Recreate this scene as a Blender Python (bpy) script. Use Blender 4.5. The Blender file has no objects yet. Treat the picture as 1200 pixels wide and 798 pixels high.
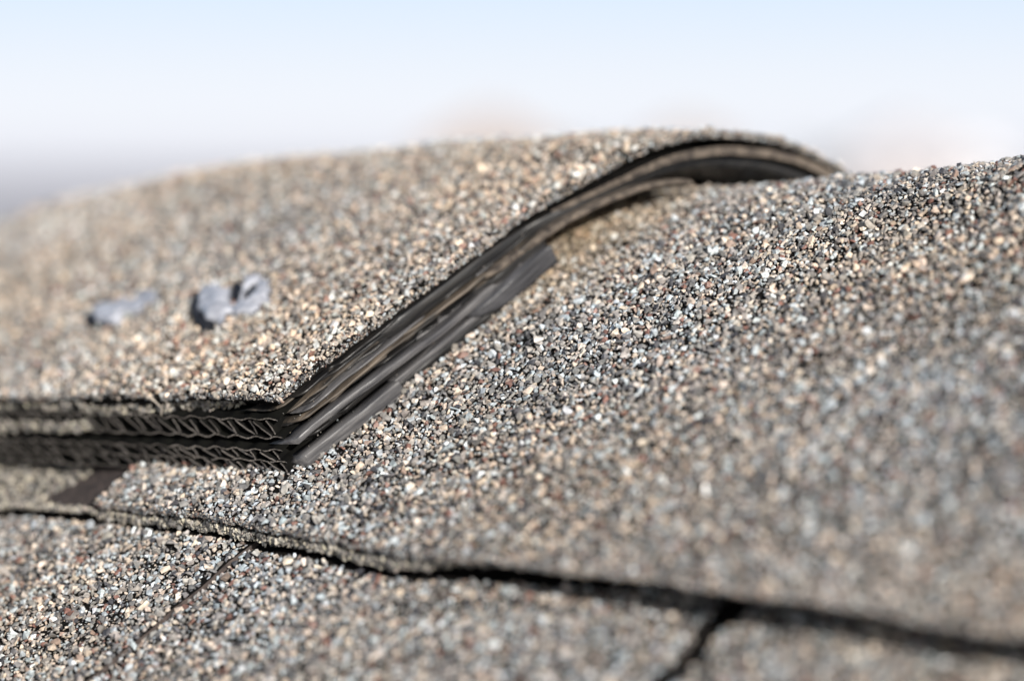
import bpy, bmesh, math, random
import numpy as np
from mathutils import Vector, Matrix

random.seed(5)
rng = np.random.default_rng(11)
scene = bpy.context.scene
col = scene.collection

# ------------------------------------------------------------------ camera
PITCH = math.radians(3.3)
CAM = np.array([0.0, 0.0, 5.0])
FPX = 3333.3                       # focal length in pixels of a 1200 px wide frame
ZF = 0.603                         # focus distance
SP, CP = math.sin(PITCH), math.cos(PITCH)
AX, AY, AZ = np.array([1., 0, 0]), np.array([0, SP, CP]), np.array([0, CP, -SP])   # right, up, forward

cam_data = bpy.data.cameras.new("camera")
cam = bpy.data.objects.new("camera", cam_data)
col.objects.link(cam)
cam.location = CAM
cam.rotation_euler = (math.radians(90) - PITCH, 0, 0)
cam_data.sensor_width = 36
cam_data.lens = 100
cam_data.clip_start = 0.01
cam_data.clip_end = 20000
cam_data.dof.use_dof = True
cam_data.dof.focus_distance = ZF
cam_data.dof.aperture_fstop = 5.0
cam_data.dof.aperture_blades = 9
scene.camera = cam

# ------------------------------------------------------------------ roof frame (metres): r along the ridge, c up the slope, n off it
def unit(v):
    v = np.asarray(v, float)
    return v / np.linalg.norm(v)
def c2w(v):
    return v[0] * AX + v[1] * AY + v[2] * AZ
GRAZE = math.radians(25)
n_c = unit((-0.43 * math.cos(GRAZE), 0.90 * math.cos(GRAZE), -math.sin(GRAZE)))
r_c = np.array([-0.717, -0.03, 0.695])
r_c = unit(r_c - n_c * (r_c @ n_c))
c_c = np.cross(n_c, r_c)
KS = 1 / math.tan(GRAZE) / FPX
R, N, C = c2w(r_c), c2w(n_c), c2w(c_c)

# ------------------------------------------------------------------ world, sun, exposure
sun_c = unit(0.85 * (-r_c) + 0.46 * n_c - 0.15 * c_c)
SUN = c2w(sun_c)
elev = math.asin(SUN[2]); azim = math.atan2(SUN[0], SUN[1])
world = bpy.data.worlds.new("World"); scene.world = world
world.use_nodes = True
wn = world.node_tree.nodes; wl = world.node_tree.links
sky = wn.new("ShaderNodeTexSky"); sky.sky_type = 'NISHITA'; sky.sun_disc = False
sky.sun_elevation = elev; sky.sun_rotation = azim
sky.altitude = 0; sky.air_density = 1.0; sky.dust_density = 1.6; sky.ozone_density = 1.0
# pale haze low in the sky, thinning out with height
wtc = wn.new("ShaderNodeTexCoord"); wsx = wn.new("ShaderNodeSeparateXYZ"); wl.new(wtc.outputs["Generated"], wsx.inputs[0])
wr = wn.new("ShaderNodeValToRGB"); wr.color_ramp.interpolation = 'EASE'
wr.color_ramp.elements.new(.06)
for e, (p, f) in zip(wr.color_ramp.elements, ((0.0, .95), (.07, .90), (.22, .04))): e.position = p; e.color = (f, f, f, 1)
wl.new(wsx.outputs["Z"], wr.inputs[0])
wh = wn.new("ShaderNodeValToRGB"); wh.color_ramp.interpolation = 'EASE'
wh.color_ramp.elements.new(.03)
for e, (p, c_) in zip(wh.color_ramp.elements, ((-.0, (6.6, 6.6, 7.3)), (.018, (7.7, 7.95, 8.55)), (.09, (5.6, 6.95, 8.8)))): e.position = max(p, 0); e.color = (*c_, 1)
wl.new(wsx.outputs["Z"], wh.inputs[0])
wm = wn.new("ShaderNodeMix"); wm.data_type = 'RGBA'
wl.new(wr.outputs[0], wm.inputs[0]); wl.new(sky.outputs[0], wm.inputs[6]); wl.new(wh.outputs[0], wm.inputs[7])
wl.new(wm.outputs[2], wn["Background"].inputs[0])
wn["Background"].inputs[1].default_value = 0.08
sl = bpy.data.lights.new("sun", 'SUN'); sl.energy = 5.0; sl.angle = math.radians(0.5); sl.color = (1, 0.955, 0.90)
so = bpy.data.objects.new("sun", sl); col.objects.link(so)
so.rotation_euler = Vector(SUN).to_track_quat('Z', 'Y').to_euler()
so.location = (3, -4, 9)
scene.view_settings.view_transform = 'Standard'
scene.view_settings.look = 'None'
scene.view_settings.exposure = 0.60
scene.view_settings.gamma = 1

# ------------------------------------------------------------------ surface helpers
O = c2w(np.array([(350 - 600) / FPX, (399 - 546) / FPX, 1.0]) * (ZF - .005) / (1 + KS * ((350 - 560) * .43 + (546 - 480) * .9))) + CAM
CS, RC, BEND = 0.096, 0.050, math.radians(66)      # the slope bends over the ridge on an arc
def prof(q):
    q = np.asarray(q, float)
    th = np.clip((q - CS) / RC, 0, BEND)
    a = np.minimum(q, CS); b = np.maximum(q - CS - RC * BEND, 0)
    cc = a + RC * np.sin(th) + b * math.cos(BEND)
    hh = -RC * (1 - np.cos(th)) - b * math.sin(BEND)
    return cc, hh, np.sin(th), np.cos(th)
def W(t, q, h):
    t, q, h = np.broadcast_arrays(np.asarray(t, float), np.asarray(q, float), np.asarray(h, float))
    cc, hh, sn, cs = prof(q)
    cc = cc + h * sn; hh = hh + h * cs
    P = O + t[..., None] * R + cc[..., None] * C + hh[..., None] * N
    P[..., 2] -= .0280 * np.clip((t - .12) / .20, 0, 4) ** 1.5      # the ridge dips away to the far end
    return P
def tq(u, v, h=0.0):
    """where the ray through a spot of the photograph meets the sheet h above the slope (slope coordinates)"""
    d = (u - 600) / FPX * AX + (399 - v) / FPX * AY + AZ
    def hit(hh):
        P0 = O + hh * N
        p = CAM + ((P0 - CAM) @ N) / (d @ N) * d - O
        return p @ R, p @ C
    t, q = hit(h)
    for _ in range(5): t, q = hit(h + float(crown(t, q)))
    return t, q
def crown(t, q):  # bent away from the sun so the near right renders darker
    """the slope falls away a little towards the near end"""
    x = np.clip(-.07 - np.asarray(t, float), 0, .35)
    return -.80 * np.minimum(x, .13) ** 2 * np.clip((.105 - np.asarray(q, float)) / .06, 0, 1) - .208 * np.clip(x - .13, 0, 1) * np.clip((.105 - np.asarray(q, float)) / .06, 0, 1)
def wave(t, q):
    t = np.asarray(t, float); q = np.asarray(q, float)
    return (crown(t, q) - .038 * (np.clip(t, -.25, .08) + .085) * np.clip((q - .05) / .05, 0, 1) + 0.0006 * np.sin(41 * t + 13 * q + .6) + 0.0005 * np.sin(67 * q - 29 * t + 1.9) + 0.0003 * np.sin(140 * t + 90 * q)
            + .00025 * np.sin(210 * q - 95 * t))
def interp(xs, ys):
    xs = np.array(xs, float); ys = np.array(ys, float)
    o = np.argsort(xs); xs, ys = xs[o], ys[o]
    def f(x):
        x = np.asarray(x, float)
        y = np.interp(x, xs, ys)
        y = np.where(x < xs[0], ys[0] + (x - xs[0]) * (ys[1] - ys[0]) / (xs[1] - xs[0]), y)
        return np.where(x > xs[-1], ys[-1] + (x - xs[-1]) * (ys[-1] - ys[-2]) / (xs[-1] - xs[-2]), y)
    return f
def noise1(seed, amp, freqs):
    g = np.random.default_rng(seed)
    ph = g.uniform(0, 6.28, len(freqs))
    def f(x):
        x = np.asarray(x, float)
        return sum(amp / (1 + k * .5) * np.sin(fr * x + p) for k, (fr, p) in enumerate(zip(freqs, ph)))
    return f

# ------------------------------------------------------------------ materials
def new_mat(name):
    m = bpy.data.materials.new(name); m.use_nodes = True
    return m, m.node_tree.nodes, m.node_tree.links, m.node_tree.nodes["Principled BSDF"]
def ramp(nd, stops):
    cr = nd.color_ramp
    while len(cr.elements) < len(stops): cr.elements.new(0.5)
    for e, (p, c_) in zip(cr.elements, stops):
        e.position = p; e.color = (*c_, 1)
def noise_mat(name, c1, c2, scale, rough=.85, bump=.2, detail=6, spec=.4, lo=.35, hi=.65, stretch=None, dist=.0004):
    m, nd, lk, b = new_mat(name)
    tc = nd.new("ShaderNodeTexCoord"); no = nd.new("ShaderNodeTexNoise")
    no.inputs["Scale"].default_value = scale; no.inputs["Detail"].default_value = detail
    src = tc.outputs["Object"]
    if stretch is not None:
        # stretch is a 3x3 basis: noise coordinates are measured along the roof's own axes
        comb = nd.new("ShaderNodeCombineXYZ")
        for k, (ax, s) in enumerate(stretch):
            dp = nd.new("ShaderNodeVectorMath"); dp.operation = 'DOT_PRODUCT'
            dp.inputs[1].default_value = tuple(np.asarray(ax) * s)
            lk.new(src, dp.inputs[0]); lk.new(dp.outputs["Value"], comb.inputs[k])
        src = comb.outputs[0]
    lk.new(src, no.inputs["Vector"])
    cr = nd.new("ShaderNodeValToRGB"); ramp(cr, [(lo, c1), (hi, c2)])
    lk.new(no.outputs["Fac"], cr.inputs[0]); lk.new(cr.outputs[0], b.inputs["Base Color"])
    b.inputs["Roughness"].default_value = rough
    b.inputs["Specular IOR Level"].default_value = spec
    bp = nd.new("ShaderNodeBump"); bp.inputs["Strength"].default_value = bump; bp.inputs["Distance"].default_value = dist
    lk.new(no.outputs["Fac"], bp.inputs["Height"]); lk.new(bp.outputs[0], b.inputs["Normal"])
    return m
M_ASPH = noise_mat("asphalt_coating", (.004, .004, .004), (.010, .009, .008), 900, .95, .5, spec=.04)
M_BROWN = noise_mat("bare_brown_asphalt", (.022, .017, .016), (.058, .044, .038), 700, .75, .5)
M_PLY = noise_mat("cut_shingle_edge", (.030, .025, .022), (.115, .094, .075), 430, .85, .9, spec=.2)
SX = ((R, 1.0), (C, .10), (N, 2.6))
M_PLAST = noise_mat("black_vent_plastic", (.006, .006, .0065), (.022, .020, .018), 480, .42, .35, stretch=SX, lo=.40, hi=.80, dist=.0005)
M_GREY = noise_mat("dusty_grey_plastic", (.030, .030, .033), (.115, .111, .110), 520, .40, .35, stretch=SX, lo=.3, hi=.78, dist=.0005)
M_DUST = noise_mat("brown_dusty_plastic", (.010, .009, .008), (.135, .108, .082), 480, .6, .4, stretch=SX, lo=.38, hi=.76, dist=.0005)
M_BLOCK = noise_mat("dark_plastic_block", (.016, .016, .018), (.062, .062, .066), 520, .42, .4, stretch=SX, lo=.3, hi=.8, dist=.0005)
M_WEB = noise_mat("flute_plastic", (.003, .003, .003), (.006, .006, .005), 300, .85, .1, spec=.05)
M_EDGE = noise_mat("scuffed_flute_edge", (.07, .062, .055), (.36, .32, .28), 180, .35, .1, lo=.3, hi=.7)
M_SEAL = noise_mat("grey_sealant", (.22, .228, .255), (.40, .41, .445), 330, .16, .5, spec=.7)
M_FIBRE = noise_mat("pale_fibre", (.33, .29, .24), (.42, .37, .31), 900, .5, .1)

PAL = np.array([(.44, .36, .285), (.58, .50, .42), (.31, .345, .36), (.50, .53, .54), (.235, .213, .19), (.315, .285, .255),
                (.165, .158, .15), (.10, .098, .098), (.032, .033, .040), (.15, .070, .052), (.22, .155, .12)])
PAL = PAL * 1.04
PRB = np.array([.125, .045, .145, .055, .165, .125, .13, .085, .08, .042, .032]); PRB /= PRB.sum()
PALE = np.array([(.32, .29, .235), (.44, .40, .31), (.26, .245, .215), (.15, .142, .13), (.04, .04, .04), (.28, .24, .21)])
PRE = np.array([.20, .12, .20, .20, .20, .08])

def granule_mat():
    m, nd, lk, b = new_mat("roof_granule")
    at = nd.new("ShaderNodeAttribute"); at.attribute_type = 'INSTANCER'; at.attribute_name = "gcol"
    tc = nd.new("ShaderNodeTexCoord"); no = nd.new("ShaderNodeTexNoise"); no.inputs["Scale"].default_value = 1.6
    no.inputs["Detail"].default_value = 5
    lk.new(tc.outputs["Object"], no.inputs["Vector"])
    mr = nd.new("ShaderNodeMapRange"); mr.inputs[1].default_value = .3; mr.inputs[2].default_value = .7
    mr.inputs[3].default_value = .6; mr.inputs[4].default_value = 1.3
    lk.new(no.outputs["Fac"], mr.inputs[0])
    mx = nd.new("ShaderNodeVectorMath"); mx.operation = 'SCALE'
    lk.new(at.outputs["Color"], mx.inputs[0]); lk.new(mr.outputs[0], mx.inputs["Scale"])
    lk.new(mx.outputs[0], b.inputs["Base Color"])
    b.inputs["Roughness"].default_value = .55; b.inputs["Specular IOR Level"].default_value = .4
    return m
M_GRAN = granule_mat()
def far_granule_mat():
    m, nd, lk, b = new_mat("granule_coating")
    tc = nd.new("ShaderNodeTexCoord"); vo = nd.new("ShaderNodeTexVoronoi"); vo.inputs["Scale"].default_value = 720
    lk.new(tc.outputs["Object"], vo.inputs["Vector"])
    sp = nd.new("ShaderNodeSeparateColor"); lk.new(vo.outputs["Color"], sp.inputs[0])
    cr = nd.new("ShaderNodeValToRGB"); cr.color_ramp.interpolation = 'CONSTANT'
    acc = 0; st = []
    for p, c_ in zip(PRB, PAL): st.append((acc, tuple(c_))); acc += p
    ramp(cr, st); lk.new(sp.outputs[0], cr.inputs[0])
    lk.new(cr.outputs[0], b.inputs["Base Color"])
    b.inputs["Roughness"].default_value = .75
    bp = nd.new("ShaderNodeBump"); bp.invert = True; bp.inputs["Distance"].default_value = .001; bp.inputs["Strength"].default_value = 1
    lk.new(vo.outputs["Distance"], bp.inputs["Height"]); lk.new(bp.outputs[0], b.inputs["Normal"])
    return m
M_FARG = far_granule_mat()

# ------------------------------------------------------------------ object helpers
def mesh_obj(name, verts, faces, mats, parent=None, smooth=False, fmat=None):
    me = bpy.data.meshes.new(name)
    me.from_pydata([tuple(v) for v in verts], [], [tuple(f) for f in faces])
    for m in (mats if isinstance(mats, (list, tuple)) else [mats]): me.materials.append(m)
    if fmat is not None: me.polygons.foreach_set("material_index", np.asarray(fmat, np.int32))
    if smooth: me.polygons.foreach_set("use_smooth", np.ones(len(me.polygons), bool))
    me.update()
    ob = bpy.data.objects.new(name, me); col.objects.link(ob)
    if parent is not None: ob.parent = parent
    return ob
def tag(o, label, cat, group=None, kind=None):
    if label: o["label"] = label
    if cat: o["category"] = cat
    if group: o["group"] = group
    if kind: o["kind"] = kind
    return o
def empty(name, loc=(0, 0, 0)):
    # the empties sit at the world origin's axes so that their children keep world coordinates
    o = bpy.data.objects.new(name, None); col.objects.link(o); o.location = loc; o.empty_display_size = .02
    return o
def slab(name, tqmap, top, thick, nu, nv, mats, parent, fmat_fn=None, rim_fn=None):
    """a thick sheet: (u, v) -> (t, q); top(t, q) gives its upper face, thick its depth"""
    u, v = np.meshgrid(np.linspace(0, 1, nu), np.linspace(0, 1, nv), indexing='ij')
    t, q = tqmap(u, v)
    ht = top(t, q); th = thick(t, q) if callable(thick) else thick
    # soften the rim: the outermost row is rolled down a little
    A = W(t, q, ht); B = W(t, q, ht - th)
    V = np.concatenate([A.reshape(-1, 3), B.reshape(-1, 3)])
    K = nu * nv
    idx = np.arange(K).reshape(nu, nv)
    F = []; FM = []
    for i in range(nu - 1):
        for j in range(nv - 1):
            a, b, c_, d = idx[i, j], idx[i + 1, j], idx[i + 1, j + 1], idx[i, j + 1]
            F.append((a, d, c_, b)); F.append((a + K, b + K, c_ + K, d + K))
            k = fmat_fn(t[i, j], q[i, j]) if fmat_fn else 0
            FM += [k, 0]
    qr = np.concatenate([q.ravel(), q.ravel()])
    rim = list(idx[:, 0]) + list(idx[-1, 1:]) + list(idx[-2::-1, -1]) + list(idx[0, -2:0:-1])
    for a, b in zip(rim, rim[1:] + rim[:1]):
        F.append((a, b, b + K, a + K)); FM.append(rim_fn(qr[a]) if rim_fn else (2 if isinstance(mats, list) and len(mats) > 2 else 0))
    return mesh_obj(name, V, F, mats, parent, smooth=False, fmat=FM)

# granule shapes: a small set of crushed stone hulls kept outside the scene, scattered by geometry nodes
GCOL = bpy.data.collections.new("granule_shapes")
for k in range(14):
    bm = bmesh.new()
    g = np.random.default_rng(100 + k)
    p = g.normal(size=(10, 3)); p /= np.linalg.norm(p, axis=1)[:, None]
    p *= g.uniform(.72, 1.0, (10, 1)) * np.array([1.0, g.uniform(.62, .95), g.uniform(.42, .68)])
    for x in p: bm.verts.new(x)
    ret = bmesh.ops.convex_hull(bm, input=bm.verts)
    bmesh.ops.delete(bm, geom=[e for e in ret["geom_interior"] if isinstance(e, bmesh.types.BMVert)], context='VERTS')
    me = bpy.data.meshes.new("granule"); bm.to_mesh(me); bm.free()
    me.materials.append(M_GRAN)
    GCOL.objects.link(bpy.data.objects.new("granule_shape", me))
def granule_tree():
    ng = bpy.data.node_groups.new("scatter_granules", 'GeometryNodeTree')
    ng.interface.new_socket("Geometry", in_out='INPUT', socket_type='NodeSocketGeometry')
    ng.interface.new_socket("Geometry", in_out='OUTPUT', socket_type='NodeSocketGeometry')
    nd, lk = ng.nodes, ng.links
    gi = nd.new("NodeGroupInput"); go = nd.new("NodeGroupOutput")
    ci = nd.new("GeometryNodeCollectionInfo"); ci.inputs["Collection"].default_value = GCOL
    ci.inputs["Separate Children"].default_value = True; ci.inputs["Reset Children"].default_value = True
    ip = nd.new("GeometryNodeInstanceOnPoints"); ip.inputs["Pick Instance"].default_value = True
    def attr(name, ty):
        a = nd.new("GeometryNodeInputNamedAttribute"); a.data_type = ty; a.inputs["Name"].default_value = name
        return a.outputs["Attribute"]
    er = nd.new("FunctionNodeEulerToRotation")
    lk.new(attr("grot", 'FLOAT_VECTOR'), er.inputs[0])
    lk.new(gi.outputs[0], ip.inputs["Points"]); lk.new(ci.outputs[0], ip.inputs["Instance"])
    lk.new(attr("gidx", 'INT'), ip.inputs["Instance Index"])
    lk.new(er.outputs[0], ip.inputs["Rotation"]); lk.new(attr("gsize", 'FLOAT_VECTOR'), ip.inputs["Scale"])
    lk.new(ip.outputs[0], go.inputs[0])
    return ng
GTREE = granule_tree()
def granules(pos, rad, colr, parent, nrm=None):
    n = len(pos)
    me = bpy.data.meshes.new("granules")
    me.vertices.add(n); me.vertices.foreach_set("co", np.asarray(pos, np.float32).ravel())
    def put(name, ty, arr, key):
        a = me.attributes.new(name, ty, 'POINT'); a.data.foreach_set(key, np.ascontiguousarray(arr).ravel())
    if nrm is None:
        rot = rng.uniform(0, 6.283, (n, 3))
    else:
        # most stones lie on their flat side, tipped at random
        z = np.asarray(nrm) + rng.normal(size=(n, 3)) * .52; z /= np.linalg.norm(z, axis=1)[:, None]
        x = np.cross(z, rng.normal(size=(n, 3))); x /= np.linalg.norm(x, axis=1)[:, None]
        y = np.cross(z, x)
        rot = np.stack([np.arctan2(y[:, 2], z[:, 2]), -np.arcsin(np.clip(x[:, 2], -1, 1)), np.arctan2(x[:, 1], x[:, 0])], 1)
    put("grot", 'FLOAT_VECTOR', rot.astype(np.float32), "vector")
    put("gidx", 'INT', rng.integers(0, 14, n).astype(np.int32), "value")
    put("gsize", 'FLOAT_VECTOR', (rad[:, None] * np.ones((1, 3))).astype(np.float32), "vector")
    put("gcol", 'FLOAT_COLOR', np.concatenate([colr, np.ones((n, 1))], 1).astype(np.float32), "color")
    me.materials.append(M_GRAN)
    ob = bpy.data.objects.new("granules", me); col.objects.link(ob); ob.parent = parent
    ob["kind"] = "stuff"
    md = ob.modifiers.new("scatter", 'NODES'); md.node_group = GTREE
    return ob
def palette(n, pal=PAL, prb=PRB, mute=.08):
    c_ = pal[rng.choice(len(pal), n, p=prb / prb.sum())]
    c_ = c_ * (1 - mute) + (pal * (prb / prb.sum())[:, None]).sum(0) * 1.06 * mute
    return np.clip(c_ * rng.uniform(.80, 1.2, (n, 1)) * rng.uniform(.98, 1.02, (n, 3)), .01, .85)
def cover(t0, t1, q0, q1, inside, top, pitch=.00099):
    """points spread over a sheet, a jittered grid, with radius"""
    nt, nq = int((t1 - t0) / pitch), int((q1 - q0) / (pitch * .87))
    i, j = np.meshgrid(np.arange(nt), np.arange(nq), indexing='ij')
    t = t0 + (i + (j % 2) * .5 + rng.uniform(-.42, .42, i.shape)) * pitch
    q = q0 + (j + rng.uniform(-.42, .42, i.shape)) * pitch * .87
    t, q = t.ravel(), q.ravel()
    bald = np.sin(61 * t + 37 * q + 1) * np.sin(83 * q - 47 * t + 2) + .6 * np.sin(211 * t + 160 * q) * np.sin(190 * q - 140 * t)
    k = inside(t, q) & (rng.uniform(0, 1, t.shape) < np.where(bald > 1.0, .80, .965)); t, q = t[k], q[k]
    rad = np.clip(rng.lognormal(math.log(.00076), .36, t.shape), .00038, .00165)
    h = top(t, q) + rad * rng.uniform(-.12, .52, t.shape)
    return t, q, W(t, q, h), rad
def blotch(t, q):
    """weathering: broad lighter, darker and browner patches"""
    a = .5 * np.sin(23 * t + 31 * q + .7) + .5 * np.sin(57 * q - 35 * t + 2.2) + .4 * np.sin(97 * t + 71 * q) 
    b = np.sin(33 * t - 27 * q + 1.1) * np.sin(19 * t + 49 * q)
    return (1 + .10 * a)[:, None] * (1 + b[:, None] * np.array([.04, .0, -.05]))
def normals(t, q):
    return (W(t, q, 0 * q + .001) - W(t, q, 0 * q)) / .001

# ------------------------------------------------------------------ lines of the roof
# lower edge of the upper shingle course, read off the photograph on the plane of the slope
ptsA = [tq(u, v - 5) for u, v in ((0, 582), (80, 589), (150, 597), (230, 609), (300, 620), (400, 637), (500, 654), (600, 664), (700, 677), (830, 694), (1000, 716), (1180, 742))]
qA0 = interp([p[0] for p in ptsA], [p[1] for p in ptsA])
na = noise1(3, .00028, (150, 430, 1120)); nb = noise1(4, .0003, (170, 510, 1230))
qA = lambda t: qA0(t) + na(t)
qB = lambda t: qA0(t) + nb(t) + np.interp(t, [-.16, -.10, -.055, .0, .02], [.014, .008, -.0004, -.0006, -.0006])
# left end of the upper ply (a tooth cut out of the laminated shingle)
pc = [tq(100, 594), tq(165, 545)]
tcut = interp([pc[0][1], pc[1][1]], [pc[0][0], pc[1][0]])
HB = -.0064                                                     # face of the lower course
PLY = .0019
pj1 = [tq(300, 640, HB), tq(110, 798, HB)]; tJ1 = interp([p[1] for p in pj1], [p[0] for p in pj1])
pj2 = [tq(838, 706, HB), tq(752, 798, HB)]; tJ2 = interp([p[1] for p in pj2], [p[0] for p in pj2])
T0, T1, Q0, Q1 = -.30, .50, -.16, .215                         # region with individual granules
far = lambda t, q: 1 if (t < T0 or t > T1 or q < Q0 or q > Q1) else 0

# ------------------------------------------------------------------ roof deck
roof_mesh = None
def plane_map(t0, t1, q0, q1):
    return lambda u, v: (t0 + (t1 - t0) * u, q0 + (q1 - q0) * v)
qs = np.concatenate([np.linspace(-3, CS - .01, 6), np.linspace(CS, CS + RC * BEND, 9), np.linspace(CS + RC * BEND + .01, 3.1, 6)])
roof = slab("roof", lambda u, v: (-2 + 7 * u, np.interp(v, np.linspace(0, 1, len(qs)), qs)), lambda t, q: -.024 + 0 * t, .02, 9, len(qs),
            [M_FARG], None)
tag(roof, "grey brown granule shingle roof sloping below the black ridge vent", "roof")

under = slab("underlay", lambda u, v: (-.9 + 1.8 * u, -.75 + 1.1 * v), lambda t, q: -.0128 + crown(t, q), .002, 60, 60, [M_ASPH], roof)
nj = noise1(8, .0006, (190, 420, 900)); nk = noise1(9, .0006, (180, 510, 860))
topC = lambda t, q: HB + wave(t, q) - .0052 * np.clip((-.05 - t) / .07, 0, 1)
topL = lambda t, q: HB + .0011 + wave(t, q)                # left shingle stands a little proud
edge_hi = lambda t: qB(t) + .03
def lower_shingle(tl, th, top, inside, rim):
    s = slab("shingle", lambda u, v: (lambda q: (tl(q) + (th(q) - tl(q)) * u, q))(-.75 + .83 * v), top, .0035, 90, 110,
             [M_ASPH, M_FARG, rim], roof, far)
    t, q, P, rad = cover(T0, T1, Q0, .05, lambda t, q: inside(t, q) & (q < edge_hi(t)) & ((q < qB(t) - .0008) | (t < -.11)), top)  # granules left off below the edge, so bare asphalt deepens its shadow line
    granules(P, rad, palette(len(P)) * blotch(t, q), s, normals(t, q))
    return s
J1a = lambda q: tJ1(q) + nj(q); J1b = lambda q: J1a(q) + .0003
J2a = lambda q: tJ2(q) + .0034 + nk(q); J2b = lambda q: tJ2(q) - .0014 + nj(q)
lower_shingle(J1a, lambda q: 0 * q + .9, topL, lambda t, q: t > J1a(q) + .0007, M_BROWN)
lower_shingle(J2a, J1b, topC, lambda t, q: (t > J2a(q)) & (t < J1b(q)), M_ASPH)
lower_shingle(lambda q: 0 * q - .9, J2b, topC, lambda t, q: t < J2b(q), M_ASPH)

# ------------------------------------------------------------------ upper course: two plies
top1 = lambda t, q: wave(t, q)
top2 = lambda t, q: -PLY - .0009 + wave(t, q) + np.where(t > tcut(q), .0006, 0)
QE = .42
ply2 = slab("shingle", lambda u, v: (lambda t: (t, qB(t) + (QE - qB(t)) * v))(-.9 + 1.8 * u), top2, .0017, 420, 60, [M_BROWN, M_FARG, M_ASPH], roof, far)
def tooth(u, v):
    # lower edge first, then over the ridge; the far end follows the cut
    q = None
    tt = -.9 + (u ** .8) * .9
    qa = qA(tt); q = qa + (QE - qa) * v ** 1.3
    tc_ = np.minimum(tcut(np.minimum(q, .12)), .09)
    t = -.9 + (tc_ + .9) * (u ** .8)
    qa = qA(t); q = qa + (QE - qa) * v ** 1.3
    return t, q
ply1 = slab("shingle", tooth, top1, .0018, 420, 80, [M_ASPH, M_FARG, M_ASPH], roof, far)
t, q, P, rad = cover(T0, .14, -.16, .20, lambda t, q: (q > qA(t) + .0002) & (t < tcut(np.minimum(q, .12))), top1)
colr = palette(len(P)) * blotch(t, q)
# brown dust washed out from under the cap stains the granules beside it
te, qe = tq(655, 285)
d = np.hypot((t - te - .000) / .028, (q - qe - .004) / .046)
st = np.clip(1.15 - d, 0, 1)[:, None] * .75 * rng.uniform(.4, 1, (len(P), 1))
colr = colr * (1 - st) + np.array([(.34, .255, .15)]) * rng.uniform(.6, 1.35, (len(P), 1)) * st
Pn = normals(t, q)
ne = 5200
te_ = rng.uniform(T0, .06, ne); te_ = te_[te_ < tcut(qA(te_))]; f = rng.uniform(0, 1, len(te_)) * np.interp(te_, [-.13, -.06], [.25, .75])
re = np.clip(rng.lognormal(math.log(.0006), .3, len(te_)), .00035, .001)
Pe = W(te_, qA(te_) + re * .35 - .0002, top1(te_, qA(te_)) - .0020 * f)
granules(np.concatenate([P, Pe]), np.concatenate([rad, re]), np.concatenate([colr, palette(len(Pe)) * .8]), ply1, np.concatenate([Pn, normals(te_, qA(te_))]))
# exposed part of the lower ply, pale weathered granules, and its front edge
w_strip = .021
t, q, P, rad = cover(-.02, .4, -.06, .03, lambda t, q: (q > qB(t)) & (t > tcut(q) + w_strip + .002 * np.sin(q * 400)), top2)
Pa = [P]; Ra = [rad]; Ca = [palette(len(P), PALE, PRE) * .8]
ne = 5200
te_ = rng.uniform(-.115, .2, ne); f = rng.uniform(0, 1, ne)
he = top2(te_, qB(te_)) - .0014 * f + .0001
re = np.clip(rng.lognormal(math.log(.00056), .38, ne), .0003, .0011)
on = rng.uniform(0, 1, ne) < .2
he = np.where(te_ > tcut(qB(te_)), top2(te_, qB(te_)) - .0004 * f, he)
he = np.where(on, top2(te_, qB(te_)) + re * .3, he)
Pa.append(W(te_, qB(te_) - re * .25 + np.where(on, rng.uniform(0, .0012, ne), .0003 * (1 - f)), he)); Ra.append(re); Ca.append(palette(ne, PALE, PRE))
granules(np.concatenate(Pa), np.concatenate(Ra), np.concatenate(Ca), ply2)

# ------------------------------------------------------------------ ridge cap over the vent
capH0 = interp([-.02, 0, .03, .075, .10, .125, .15, .18, .25], [.0165, .0168, .0165, .0158, .0136, .0112, .0115, .0126, .0116])
capH = lambda t, q: capH0(q) + wave(.9 * t + .3, .02 + .2 * q) * .8 - .0070 * np.clip((t - .10) / .22, 0, 1.05) ** 1.2
endT = interp([-.02, 0, .04, .073, .11, .15, .19, .25], [.000, -.002, -.011, -.018, -.033, -.044, -.052, -.06])
n1, n2, n3 = noise1(21, .00022, (90, 420, 1300)), noise1(22, .0003, (120, 300, 950)), noise1(23, .0007, (130, 340, 720))
s1, s2 = noise1(31, .00035, (70, 300, 1100)), noise1(32, .0005, (80, 340, 920))
cap = empty("ridge_capping")
tag(cap, "granule coated shingle cap bowed over the black vent, with sealant dabs on top", "roof cap")
q_side = lambda t: .0015 + s1(t)
cap_end = lambda q: endT(q) + n1(q)
CT = 2.5
def cap_map(end, side, qe):
    return lambda u, v: (lambda q0: (lambda t: (t, side(t) + (qe - side(t)) * v))(end(side(0 * q0) + (qe - side(0 * q0)) * v) + (CT - end(side(0 * q0) + (qe - side(0 * q0)) * v)) * u ** 3))(v)
capfar = lambda t, q: 1 if t > .62 or q > .2 else 0
c1 = slab("shingle", cap_map(cap_end, q_side, .27), capH, .0017, 130, 190, [M_ASPH, M_FARG, M_ASPH], cap, capfar)
t, q, P, rad = cover(-.06, .62, -.004, .205, lambda t, q: (q > q_side(t)) & (t > cap_end(q) + .0003 + .0004 * np.sin(q * 900) * np.sin(q * 333)), capH, .00099)
colr = palette(len(P), mute=.18) * blotch(t, q) * np.array([1.15, 1.10, 1.04])
Pn = normals(t, q)
ne = 2600
te_ = rng.uniform(-.004, .3, ne); f = rng.uniform(0, .6, ne)
re = np.clip(rng.lognormal(math.log(.0006), .3, ne), .00035, .001)
Pe = W(te_, q_side(te_) + re * .3, capH(te_, q_side(te_)) - .0020 * f)
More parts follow.
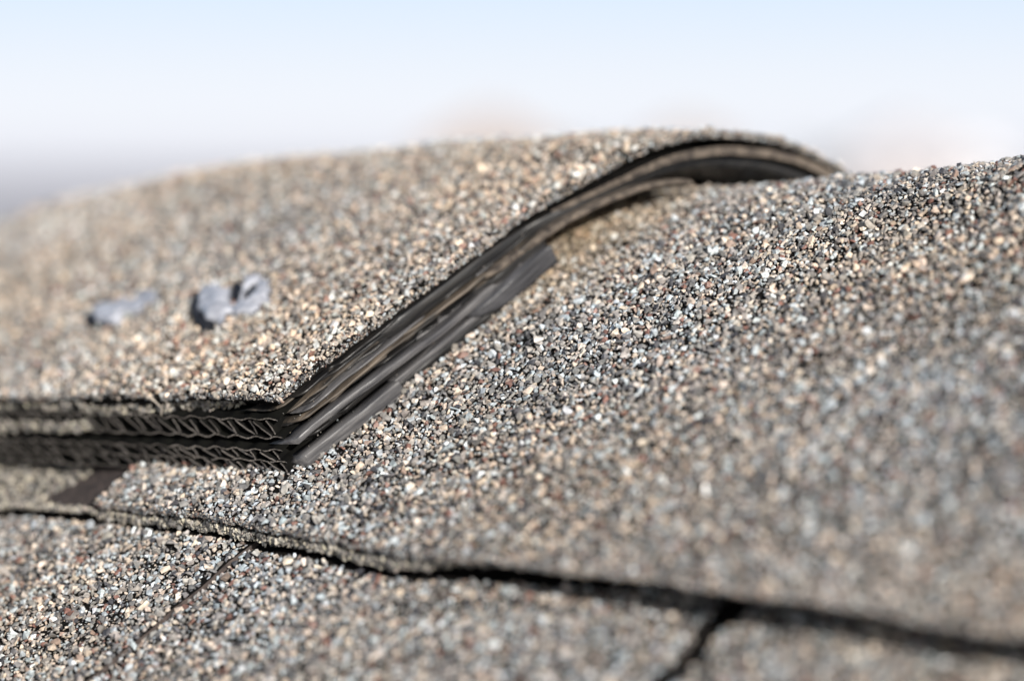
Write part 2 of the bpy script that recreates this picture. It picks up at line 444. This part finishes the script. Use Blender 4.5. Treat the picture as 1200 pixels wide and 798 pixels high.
qe_ = rng.uniform(.002, .19, 2600); re2 = np.clip(rng.lognormal(math.log(.0005), .3, 2600), .0003, .0008)
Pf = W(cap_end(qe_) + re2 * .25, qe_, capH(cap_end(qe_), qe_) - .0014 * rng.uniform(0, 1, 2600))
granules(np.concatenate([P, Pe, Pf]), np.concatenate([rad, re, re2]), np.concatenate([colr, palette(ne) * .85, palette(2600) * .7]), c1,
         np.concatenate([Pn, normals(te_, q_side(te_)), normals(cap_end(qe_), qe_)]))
q_side2 = lambda t: .0010 + s2(t) + .002 * np.clip((.05 - t) / .02, 0, 1)
capH2 = lambda t, q: capH(t, q) - .0024 - .0010 * np.clip((q - .05) / .05, 0, 1)
end2 = lambda q: endT(q) + .0030 + n2(q) - .0052 * np.clip((q - .065) / .035, 0, 1)
c2 = slab("shingle", cap_map(end2, q_side2, .27), capH2, lambda t, q: .0013 + .0007 * np.clip((q - .09) / .02, 0, 1), 110, 150, [M_ASPH, M_FARG, M_PLY], cap, None, lambda q: 2 if q > .08 else 0)
ne = 3600
te_ = rng.uniform(.012, .4, ne); f = rng.uniform(0, 1, ne)
re = np.clip(rng.lognormal(math.log(.00055), .3, ne), .0003, .0009)
P = W(te_, q_side2(te_) - re * .2, capH2(te_, q_side2(te_)) - .0024 * f)
granules(P, re, palette(ne, PALE, PRE), c2)
tl = tq(124, 490, .0095)[0]
q_side3 = lambda t: -.0016 + s1(t + 3) + .004 * np.clip(1 - (t - tl) / .006, 0, 1) ** 2
H3 = lambda t, q: np.minimum(.0108 + wave(t, q) * .5, capH(t, q) - .0054)
c3 = slab("shingle", lambda u, v: (lambda t: (t, q_side3(t) + (.06 - q_side3(t)) * v))(tl + (1.2) * u ** 2), H3, .0026, 110, 30, [M_ASPH, M_ASPH, M_PLY], cap)
ne = 2600
te_ = tl + rng.uniform(0, 1, ne) ** 1.3 * .4; f = rng.uniform(0, 1, ne)
re = np.clip(rng.lognormal(math.log(.00058), .3, ne), .0003, .0009)
P = W(te_, q_side3(te_) - re * .2 + .001 * np.maximum(0, .3 - f), H3(te_, q_side3(te_)) - .0026 * f + .0002)
granules(P, re, palette(ne, PALE, PRE), c3)

# ------------------------------------------------------------------ ridge vent: stacked plastic sheets, flutes open at the side
vent = empty("ridge_vent")
tag(vent, "layered black corrugated plastic ridge vent with open flutes, lying under the shingle cap", "ridge vent")
def ribbon(name, q0, q1, hc, th, dt, mat, depth=.004, nq=70, tip0=.006, tip1=.004, nose=1.0, wob=0, seed=0, smooth=True, bites=()):
    """one sheet end of the vent: a strip running up the slope with a rolled front edge"""
    g = noise1(seed + 50, wob, (110, 260, 610))
    qv = np.linspace(q0, q1, nq)
    f0 = np.clip((qv - q0) / max(tip0, 1e-6), 0, 1); f1 = np.clip((q1 - qv) / max(tip1, 1e-6), 0, 1)
    tap = np.sqrt(np.clip(1 - (1 - f0) ** 2, 0, 1)) * np.sqrt(np.clip(1 - (1 - f1) ** 2, 0, 1))
    tap = np.maximum(tap, .05)
    rows = []
    hcv = hc(qv) + g(qv) * .7; thv = (th(qv) if callable(th) else th + 0 * qv) * tap
    tv = endT(qv) + dt(qv) + g(qv + 7) + (1 - tap) * .004
    for (qb, wb, db) in bites: tv = tv + db * np.exp(-np.abs((qv - qb) / wb) ** 3)
    A = np.linspace(-math.pi / 2, math.pi / 2, 8)
    for a in A:
        rows.append(W(tv - nose * np.cos(a) * thv * .5, qv, hcv + np.sin(a) * thv * .5))
    back_t = tv + depth
    rows.append(W(back_t, qv, hcv + .5 * thv)); rows.append(W(back_t, qv, hcv - .5 * thv))
    m = len(rows); V = np.concatenate(rows)
    F = []
    for k in range(m):
        k2 = (k + 1) % m
        for i in range(nq - 1):
            F.append((k * nq + i, k2 * nq + i, k2 * nq + i + 1, k * nq + i + 1))
    F.append([k * nq for k in range(m)][::-1]); F.append([k * nq + nq - 1 for k in range(m)])
    return mesh_obj(name, V, F, mat, vent, smooth=smooth)
K = lambda v: (lambda q: 0 * q + v)
qn = tq(467, 460)[1]
ribbon("bottom_sheet", -.0012, qn, K(.0018), .0032, lambda q: -.0026 + 0 * q, M_GREY, tip0=.0003, tip1=.0003, nose=.16, wob=.00012, seed=1)
ribbon("bottom_sheet", qn + .0004, .070, K(.0010), .0018, lambda q: -.0004 + 0 * q, M_PLAST, tip0=.0003, tip1=.0006, wob=.00015, seed=2, nose=.3)
ribbon("sheet", qn - .012, .0715, lambda q: .0028 + .010 * (q - qn), .0013, lambda q: -.0010 + 0 * q, M_GREY, wob=.00015, seed=3, nose=.3, tip1=.0006)
ribbon("sheet", .050, .0748, lambda q: .0040 + .0002 * np.sin(q * 200), lambda q: .0034 + .06 * (q - .050), lambda q: -.0040 + .05 * (q - .050), M_BLOCK, wob=.0002, seed=4, nose=.08, tip0=.016, tip1=.0002, depth=.012)
ribbon("sheet", .056, .0752, lambda q: .0072 + 0 * q, .0018, lambda q: -.0012 + .03 * (q - .056), M_PLAST, wob=.0002, seed=14, nose=.2, tip0=.006, tip1=.0002, depth=.012)
ribbon("sheet", .060, .0742, lambda q: .0092 + 0 * q, .0012, lambda q: -.0020 + 0 * q, M_DUST, wob=.0003, seed=15, nose=.3, tip0=.004, tip1=.0002, depth=.012)
ribbon("sheet", .0015, .050, lambda q: .0046 + .008 * q, lambda q: .0020 + 0 * q, lambda q: .0008 + 0 * q, M_PLAST, wob=.0002, seed=5, tip0=.009, nose=.5)
ribbon("sheet", -.001, .068, lambda q: .0066 + .0008 * np.sin(q * 95 + .3), .0015, lambda q: -.0018 - .0009 * np.sin(q * 80), M_GREY, wob=.0002, seed=6, nose=.35, tip0=.001, tip1=.0008)
mts = [M_PLAST, M_DUST, M_PLAST, M_GREY, M_PLAST, M_DUST]
for k in range(15):
    g = np.random.default_rng(400 + k)
    hh = .0051 + .00063 * k
    qa_ = g.uniform(.001, .012); qb_ = min(.0745, qa_ + g.uniform(.045, .08)) if hh < .0118 else g.uniform(.030, .042)
    fr, ph, dt, am = g.uniform(60, 130), g.uniform(0, 6.28), g.uniform(-.0014, .0016), g.uniform(.0003, .0009)
    ribbon("sheet", qa_, qb_, lambda q, hh=hh, fr=fr, ph=ph: hh + .00022 * np.sin(q * fr + ph) - .006 * np.clip(q - .05, 0, 1), g.uniform(.00038, .0006),
           lambda q, dt=dt, am=am, fr=fr, ph=ph: dt + am * np.sin(q * fr * .8 + 2 * ph), mts[k % 6], wob=.00034, seed=60 + k, tip0=.003, tip1=.0006, depth=.008, nose=.45, nq=110,
           bites=[(g.uniform(.01, .07), g.uniform(.0012, .005), g.uniform(.001, .0032)) for _ in range(3)])
# the top sheet bends over the ridge with the cap
ribbon("top_sheet", .026, .235, lambda q: capH(endT(q), q) - .0040 - .0024 * np.clip((q - .06) / .04, 0, 1), lambda q: .0034 + 0 * q, lambda q: .0000 + .0012 * np.clip((q - .06) / .04, 0, 1),
       M_PLAST, depth=.6, nq=150, wob=.00012, seed=11, tip0=.012, nose=.3)
ribbon("sheet", .030, .080, lambda q: capH(endT(q), q) - .0066 - .0010 * np.clip((q - .07) / .03, 0, 1), .0009, lambda q: -.0006 + 0 * q, M_DUST, wob=.0002, seed=41, tip0=.012, tip1=.01, depth=.03)
# a thin lower strip curls away from the slope near the ridge
ribbon("strip", .056, .112, lambda q: interp([.056, .068, .08, .09, .098, .106, .112], [.0096, .0095, .0092, .0078, .0058, .0032, .0004])(q), lambda q: .0014 + 0 * q, lambda q: -.0024 + 0 * q, M_PLY, depth=.012, wob=.0002, seed=12, nose=.6)
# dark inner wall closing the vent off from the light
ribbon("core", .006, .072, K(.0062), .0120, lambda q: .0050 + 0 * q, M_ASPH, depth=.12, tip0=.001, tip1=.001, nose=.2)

g = np.random.default_rng(77)
qg = g.uniform(.0, .072, 150); hg = g.uniform(.0032, .0125, 150)
granules(W(endT(qg) + g.uniform(-.0010, .0020, 150), qg, hg), g.uniform(.00012, .00030, 150), palette(150) * .45, vent)   # grit caught between the sheets
# flutes
def strip_mesh(pts_th, q0, q1, name, mat, th=.00035):
    """a bent web: polyline in (t, h) extruded up the slope"""
    p = np.array(pts_th, float)
    d = np.gradient(p, axis=0); d /= np.linalg.norm(d, axis=1)[:, None]
    nrm = np.stack([-d[:, 1], d[:, 0]], 1) * th * .5
    a, b = p + nrm, p - nrm
    m = len(p); V = []
    jag = lambda k: .00005 * math.sin(k * 3.7 + p[0, 0] * 2000)
    for qq in (q0, q1):
        for arr in (a, b):
            V += list(W(arr[:, 0], np.array([qq + jag(k) for k in range(m)]), arr[:, 1]))
    F = []
    for i in range(m - 1):
        F += [(i, m + i, m + i + 1, i + 1), (i, i + 1, 2 * m + i + 1, 2 * m + i), (m + i, 3 * m + i, 3 * m + i + 1, m + i + 1),
              (2 * m + i, 2 * m + i + 1, 3 * m + i + 1, 3 * m + i)]
    F += [(0, 2 * m, 3 * m, m), (m - 1, 2 * m - 1, 4 * m - 1, 3 * m - 1)]
    return V, F, [1, 0, 0, 0] * (m - 1) + [0, 0]
ROWS = [(.0004, .0033, -.0032, 0.0), (.0036, .0059, -.0028, .0012), (.0083, .0121, -.0006, .0006)]
PIT = .0063
rest_v, rest_f, rest_m = [], [], []
for (h0, h1, qf, ph) in ROWS:
    g = np.random.default_rng(int(h0 * 1e6))
    for k in range(24):
        t0 = .0012 + ph + k * PIT + g.uniform(-.0010, .0010)
        hh = h1 - h0; e = g.uniform(-.0006, .0006); bow = g.uniform(.0000, .0005)
        s = np.linspace(0, 1, 7)
        fall = np.stack([t0 + .0003 + s * PIT * .58 + bow * np.sin(s * 3.14) + e * s, h0 + s * hh], 1)      # leaning web
        rise = np.stack([t0 - .0004 + s * PIT * .12 - .0003 * np.sin(s * 3.14) - e * s, h0 + s * hh], 1)
        for pl in (fall, rise):
            V, F, FM = strip_mesh(pl, qf + g.uniform(-.0004, .0006), qf + .016, "web", M_WEB, .00050)
            if k < 17:
                mesh_obj("flute", V, F, [M_WEB, M_EDGE], vent, fmat=FM)
            else:
                b = len(rest_v); rest_v += V; rest_f += [tuple(x + b for x in f_) for f_ in F]; rest_m += FM
ob = mesh_obj("flute_row", rest_v, rest_f, [M_WEB, M_EDGE], vent, fmat=rest_m); ob["kind"] = "stuff"
for (hh, qf, amp) in ((.0002, -.0032, .00012), (.00345, -.0030, .00022), (.0061, -.0026, .0003), (.0081, -.0008, .0003), (.0123, .0, .0003)):
    tv = np.linspace(-.001, .16, 260)
    hv = hh + amp * np.sin(tv / PIT * 6.283) + noise1(int(hh * 1e5), .00012, (300, 900))(tv)
    p = np.stack([tv, hv], 1)
    V, F, FM = strip_mesh(p, qf, qf + .02, "sheet", M_WEB, .0003)
    mesh_obj("flute_sheet", V, F, [M_WEB, M_EDGE], vent, fmat=FM)
# ------------------------------------------------------------------ sealant dabs
def dab(name, f, t0, t1, q0, q1, n, label, group, mat=None, parent=None):
    u, v = np.meshgrid(np.linspace(t0, t1, n), np.linspace(q0, q1, n), indexing='ij')
    z = f(u, v)
    P = W(u, q := v, capH(u, v) + np.maximum(z, -.0006))
    B = W(u, v, capH(u, v) - .0005)
    keep = z > -.0003
    vid = {}; V = []; F = []
    def g(i, j, k):
        key = (i, j, k)
        if key not in vid:
            vid[key] = len(V); V.append(P[i, j] if k else B[i, j])
        return vid[key]
    cell = keep[:-1, :-1] & keep[1:, :-1] & keep[1:, 1:] & keep[:-1, 1:]
    for i in range(n - 1):
        for j in range(n - 1):
            if not cell[i, j]: continue
            F.append((g(i, j, 1), g(i, j + 1, 1), g(i + 1, j + 1, 1), g(i + 1, j, 1)))
            for (di, dj, a, b) in ((-1, 0, (i, j), (i, j + 1)), (1, 0, (i + 1, j), (i + 1, j + 1)), (0, -1, (i, j), (i + 1, j)), (0, 1, (i, j + 1), (i + 1, j + 1))):
                ii, jj = i + di, j + dj
                if not (0 <= ii < n - 1 and 0 <= jj < n - 1 and cell[ii, jj]):
                    F.append((g(*a, 1), g(*b, 1), g(*b, 0), g(*a, 0)))
    o = mesh_obj(name, V, F, mat or M_SEAL, parent, smooth=True)
    return tag(o, label, "sealant", group) if label else o
def blob_field(spots, cuts=()):
    """spots and cuts are (u, v, du, dv, angle, height) measured on the cap"""
    loc = []
    for (u, v, du, dv, hgt) in spots: loc.append((tq(u, v, .0163), tq(u + du, v, .0163), tq(u, v - dv, .0163), hgt))
    lcut = [(tq(u, v, .0163), tq(u + du, v, .0163), tq(u + sk, v - dv, .0163), hgt) for (u, v, du, dv, sk, hgt) in cuts]
    def val(t, q, L):
        z = None
        (p0, p1, p2, hgt) = L
        M = np.array([[p1[0] - p0[0], p2[0] - p0[0]], [p1[1] - p0[1], p2[1] - p0[1]]])
        I = np.linalg.inv(M)
        a = I[0, 0] * (t - p0[0]) + I[0, 1] * (q - p0[1]); b = I[1, 0] * (t - p0[0]) + I[1, 1] * (q - p0[1])
        return hgt, a * a + b * b
    def f(t, q):
        z = np.full_like(t, -1e-3)
        for L in loc:
            hgt, r2 = val(t, q, L)
            r2 = r2 * (1 + .22 * np.sin(900 * t + 400 * q + hgt * 9e3) * np.sin(700 * q - 300 * t)); z = np.maximum(z, .9 * hgt * np.clip(1 - r2 ** 3, 0, None) ** .6 - .0004 + np.where(r2 > 1, -.0003 * (r2 - 1), 0))
        for L in lcut:
            hgt, r2 = val(t, q, L)
            z = z - hgt * np.exp(-r2 * 1.5)
        return z + np.where(z > 0, .00025 * np.sin(t * 700 + q * 500) * np.sin(q * 900), 0)
    return f
def span(us, vs):
    P = [tq(u, v, .0163) for u in us for v in vs]
    return min(p[0] for p in P), max(p[0] for p in P), min(p[1] for p in P), max(p[1] for p in P)
b2 = span((218, 330), (322, 394)); b1 = span((92, 195), (338, 396))
M_SPOT = noise_mat("black_spot", (.008, .008, .010), (.020, .020, .024), 500, .5, .5, spec=.15)  # near-black low mounds at the dabs' left ends and under the slits
d2 = dab("sealant_dab", blob_field([(254, 361, 20, 22, .0036), (300, 345, 21, 18, .0030), (282, 361, 25, 12, .0026), (266, 355, 22, 13, .0028)],
    [(281, 346, 4.5, 13, 4, .014), (298, 347, 4.5, 9, 7, .013)]), *b2, 120,
    "larger grey sealant dab with two dark slits, on the shingle cap", "sealant dabs on the shingle cap")
dab("dark_spot", blob_field([(237, 366, 11, 23, .0024), (281, 346, 9, 13, .0019), (298, 347, 8, 11, .0016), (243, 384, 12, 9, .0016)]), *b2, 100, None, None, M_SPOT, d2)
d1 = dab("sealant_dab", blob_field([(128, 369, 21, 13, .0030), (150, 359, 24, 10, .0025), (172, 349, 16, 9, .0022)], [(150, 353, 16, 3, 12, .0018)]), *b1, 90,
    "smaller flat grey sealant smear, left of the slit dab on the cap", "sealant dabs on the shingle cap")
dab("dark_spot", blob_field([(109, 376, 9, 9, .0022), (124, 381, 12, 5, .0016)]), *b1, 80, None, None, M_SPOT, d1)
# a white lump added on the open slope in place of a bright glint
g = np.random.default_rng(9)
tc_, qc_ = tq(829, 580)
bm = bmesh.new()
ctr = W(tc_, qc_, wave(tc_, qc_) + .0012)
for x in g.normal(size=(12, 3)):
    bm.verts.new(ctr + unit(x) * np.array([.0011, .0008, .0012]) * g.uniform(.8, 1.1))
ret = bmesh.ops.convex_hull(bm, input=bm.verts)
bmesh.ops.delete(bm, geom=[e for e in ret["geom_interior"] if isinstance(e, bmesh.types.BMVert)], context='VERTS')
me = bpy.data.meshes.new("glint_chip"); bm.to_mesh(me); bm.free()
me.materials.append(noise_mat("white_glint", (.75, .74, .72), (.85, .84, .82), 400, .25, .1))
chip = bpy.data.objects.new("glint_chip", me); col.objects.link(chip)
tag(chip, "tiny white chip added in place of a glint, on the open slope right of the vent", "stone chip")

# ------------------------------------------------------------------ loose fibre caught on the cap edge
def tube(name, pts, rad, mat, parent=None):
    pts = np.array(pts); m = len(pts); V = []; F = []
    for i in range(m):
        d = unit(pts[min(i + 1, m - 1)] - pts[max(i - 1, 0)]); a = unit(np.cross(d, (0.3, .2, 1))); b = np.cross(d, a)
        for k in range(6):
            V.append(pts[i] + rad * (1 - .5 * i / m) * (math.cos(k * 1.047) * a + math.sin(k * 1.047) * b))
    for i in range(m - 1):
        for k in range(6): F.append((i * 6 + k, i * 6 + (k + 1) % 6, (i + 1) * 6 + (k + 1) % 6, (i + 1) * 6 + k))
    F.append(tuple(range(5, -1, -1))); F.append(tuple((m - 1) * 6 + k for k in range(6)))
    return mesh_obj(name, V, F, mat, parent, smooth=True)
tf, _ = tq(182, 470, .0155)
s = np.linspace(0, 1, 14)
fib = tube("fibre", W(tf - .0026 * s + .0009 * np.sin(s * 6), q_side(tf) - .0020 + .0012 * np.sin(s * 4), .0174 - .0044 * s + .0006 * np.sin(s * 9)), .00021, M_FIBRE)
tag(fib, "pale curled fibre caught on the side edge of the shingle cap", "fibre")

# ------------------------------------------------------------------ a lifted shingle lip at the right edge
L0, L1 = np.array(tq(1160, 222)), np.array(tq(1272, 160))
ld = L1 - L0
def lip_map(u, v):
    # u runs along the lip, v up the slope away from it
    return L0[0] + ld[0] * u + .004 * v, L0[1] + ld[1] * u + .022 * v * (1 - .2 * u)
lip_lift = lambda t, q: wave(t, q) + .0002 + .0036 * np.clip((((t - L0[0]) * ld[0] + (q - L0[1]) * ld[1]) / (ld @ ld)) , 0, 1.2) ** 1.2 * np.clip(1 - (q - (L0[1] + (t - L0[0]) / ld[0] * ld[1])) / .024, 0, 1)
lip = slab("shingle", lip_map, lip_lift, .0014, 40, 20, [M_ASPH, M_FARG, M_ASPH], roof)
u = rng.uniform(0, 1, 1700); v = rng.uniform(0, 1, 1700) ** 1.1
t, q = lip_map(u, v); re = np.clip(rng.lognormal(math.log(.00078), .3, 1700), .0004, .0014)
granules(W(t, q, lip_lift(t, q) + re * .25), re, palette(1700), lip, normals(t, q))

# ------------------------------------------------------------------ surroundings, far out of focus
gm = noise_mat("pale_hazed_ground", (.33, .32, .34), (.40, .39, .41), .05, .95, .1)  # even lavender grey in the colour stands in for distance haze
gr = mesh_obj("ground", [(-9000, -9000, 0), (9000, -9000, 0), (9000, 9000, 0), (-9000, 9000, 0)], [(0, 1, 2, 3)], gm)
gr["kind"] = "structure"
def box(cx, cy, z0, sx, sy, sz):
    x, y = sx / 2, sy / 2
    V = [(cx + a * x, cy + b * y, z0 + c_ * sz) for c_ in (0, 1) for a, b in ((-1, -1), (1, -1), (1, 1), (-1, 1))]
    F = [(3, 2, 1, 0), (4, 5, 6, 7), (0, 1, 5, 4), (1, 2, 6, 5), (2, 3, 7, 6), (3, 0, 4, 7)]
    return V, F
M_GLASS = noise_mat("window_glass", (.05, .06, .07), (.09, .10, .11), 3, .1, 0)
def house(x, y, w, d, h, wall, roofc, label):
    e = empty("house", (0, 0, 0)); tag(e, label, "house", "far houses beyond the roof")
    mw = noise_mat("painted_wall", tuple(.9 * c_ for c_ in wall), wall, 2, .8, .1)
    mr = noise_mat("house_shingle", tuple(.8 * c_ for c_ in roofc), roofc, 3, .9, .3)
    mesh_obj("wall", *box(x, y, 0, w, d, h), mw, e)
    rh = w * .28; o_ = .5
    V = [(x - w / 2 - o_, y - d / 2 - o_, h), (x + w / 2 + o_, y - d / 2 - o_, h), (x + w / 2 + o_, y + d / 2 + o_, h), (x - w / 2 - o_, y + d / 2 + o_, h),
         (x, y - d / 2 - o_, h + rh), (x, y + d / 2 + o_, h + rh)]
    V += [(a, b, c_ + .25) for a, b, c_ in V]
    F = [(0, 1, 2, 3), (6, 10, 11, 9), (7, 8, 11, 10), (6, 7, 10), (8, 9, 11), (0, 3, 9, 6), (1, 7, 8, 2), (0, 6, 7, 1), (2, 8, 9, 3)]
    mesh_obj("roof", V, F, mr, e)
    for fx in (-.3, 0, .3):
        for z in (1.0, 3.9):
            if fx == 0 and z < 2:
                mesh_obj("door", *box(x, y - d / 2 - .03, 0.02, 1.0, .1, 2.1), mr, e); continue
            mesh_obj("window", *box(x + fx * w, y - d / 2 - .03, z, 1.3, .1, 1.4), M_GLASS, e)
def at(u, D):
    return (u - 600) / FPX * D
house(at(575, 230), 230, 11.0, 10, 6.2, (.36, .29, .24), (.28, .21, .17), "tan gabled house blurred beyond the middle of the ridge")
house(at(805, 300), 300, 8.0, 9, 7.4, (.36, .29, .25), (.28, .22, .19), "reddish house blurred above the bulge of the shingle cap")
house(at(1060, 260), 260, 13, 10, 5.2, (.40, .375, .375), (.37, .34, .345), "low pinkish house blurred right of the cap end")
house(at(1135, 330), 330, 7, 9, 6.0, (.75, .74, .73), (.60, .58, .58), "white house blurred above the right end of the ridge")
M_BARK = noise_mat("bark", (.05, .04, .03), (.10, .08, .06), 4, .9, .4)
M_LEAF = noise_mat("leaves", (.05, .07, .035), (.11, .12, .06), 2, .7, .1)
def tree(x, y, h, seed, label):
    g = np.random.default_rng(seed)
    e = empty("tree"); tag(e, label, "tree", "far trees beyond the roof")
    V = []; F = []
    def limb(a, b, r0, r1):
        n0 = len(V); a, b = np.array(a, float), np.array(b, float); d = unit(b - a); p = unit(np.cross(d, (.3, .9, .1))); o = np.cross(d, p)
        for c_, r_ in ((a, r0), (b, r1)):
            for k in range(6): V.append(c_ + r_ * (math.cos(k * 1.047) * p + math.sin(k * 1.047) * o))
        for k in range(6): F.append((n0 + k, n0 + (k + 1) % 6, n0 + 6 + (k + 1) % 6, n0 + 6 + k))
    limb((x, y, 0), (x, y, h * .6), h * .03, h * .015)
    tips = []
    for k in range(9):
        a = g.uniform(0, 6.28); z = h * g.uniform(.3, .6); L = h * g.uniform(.2, .36)
        tip = (x + math.cos(a) * L, y + math.sin(a) * L, z + L * g.uniform(.3, 1.0)); tips.append(tip)
        limb((x, y, z), tip, h * .012, h * .004)
    mesh_obj("trunk", V, F, M_BARK, e)
    V2 = []; F2 = []
    for tip in tips + [(x, y, h * .8)]:
        for k in range(70):
            c_ = np.array(tip) + g.normal(size=3) * h * .085; a = unit(g.normal(size=3)); b = unit(np.cross(a, g.normal(size=3))); s_ = h * g.uniform(.012, .028)
            n0 = len(V2); V2.extend([c_ - a * s_, c_ + b * s_ * .5, c_ + a * s_, c_ - b * s_ * .5]); F2.append((n0, n0 + 1, n0 + 2, n0 + 3))
    mesh_obj("crown", V2, F2, M_LEAF, e)
tree(at(690, 280), 280, 7.5, 1, "small green tree blurred between the tan and the reddish house")
tree(at(965, 320), 320, 8.0, 2, "green tree blurred above the far end of the shingle cap")
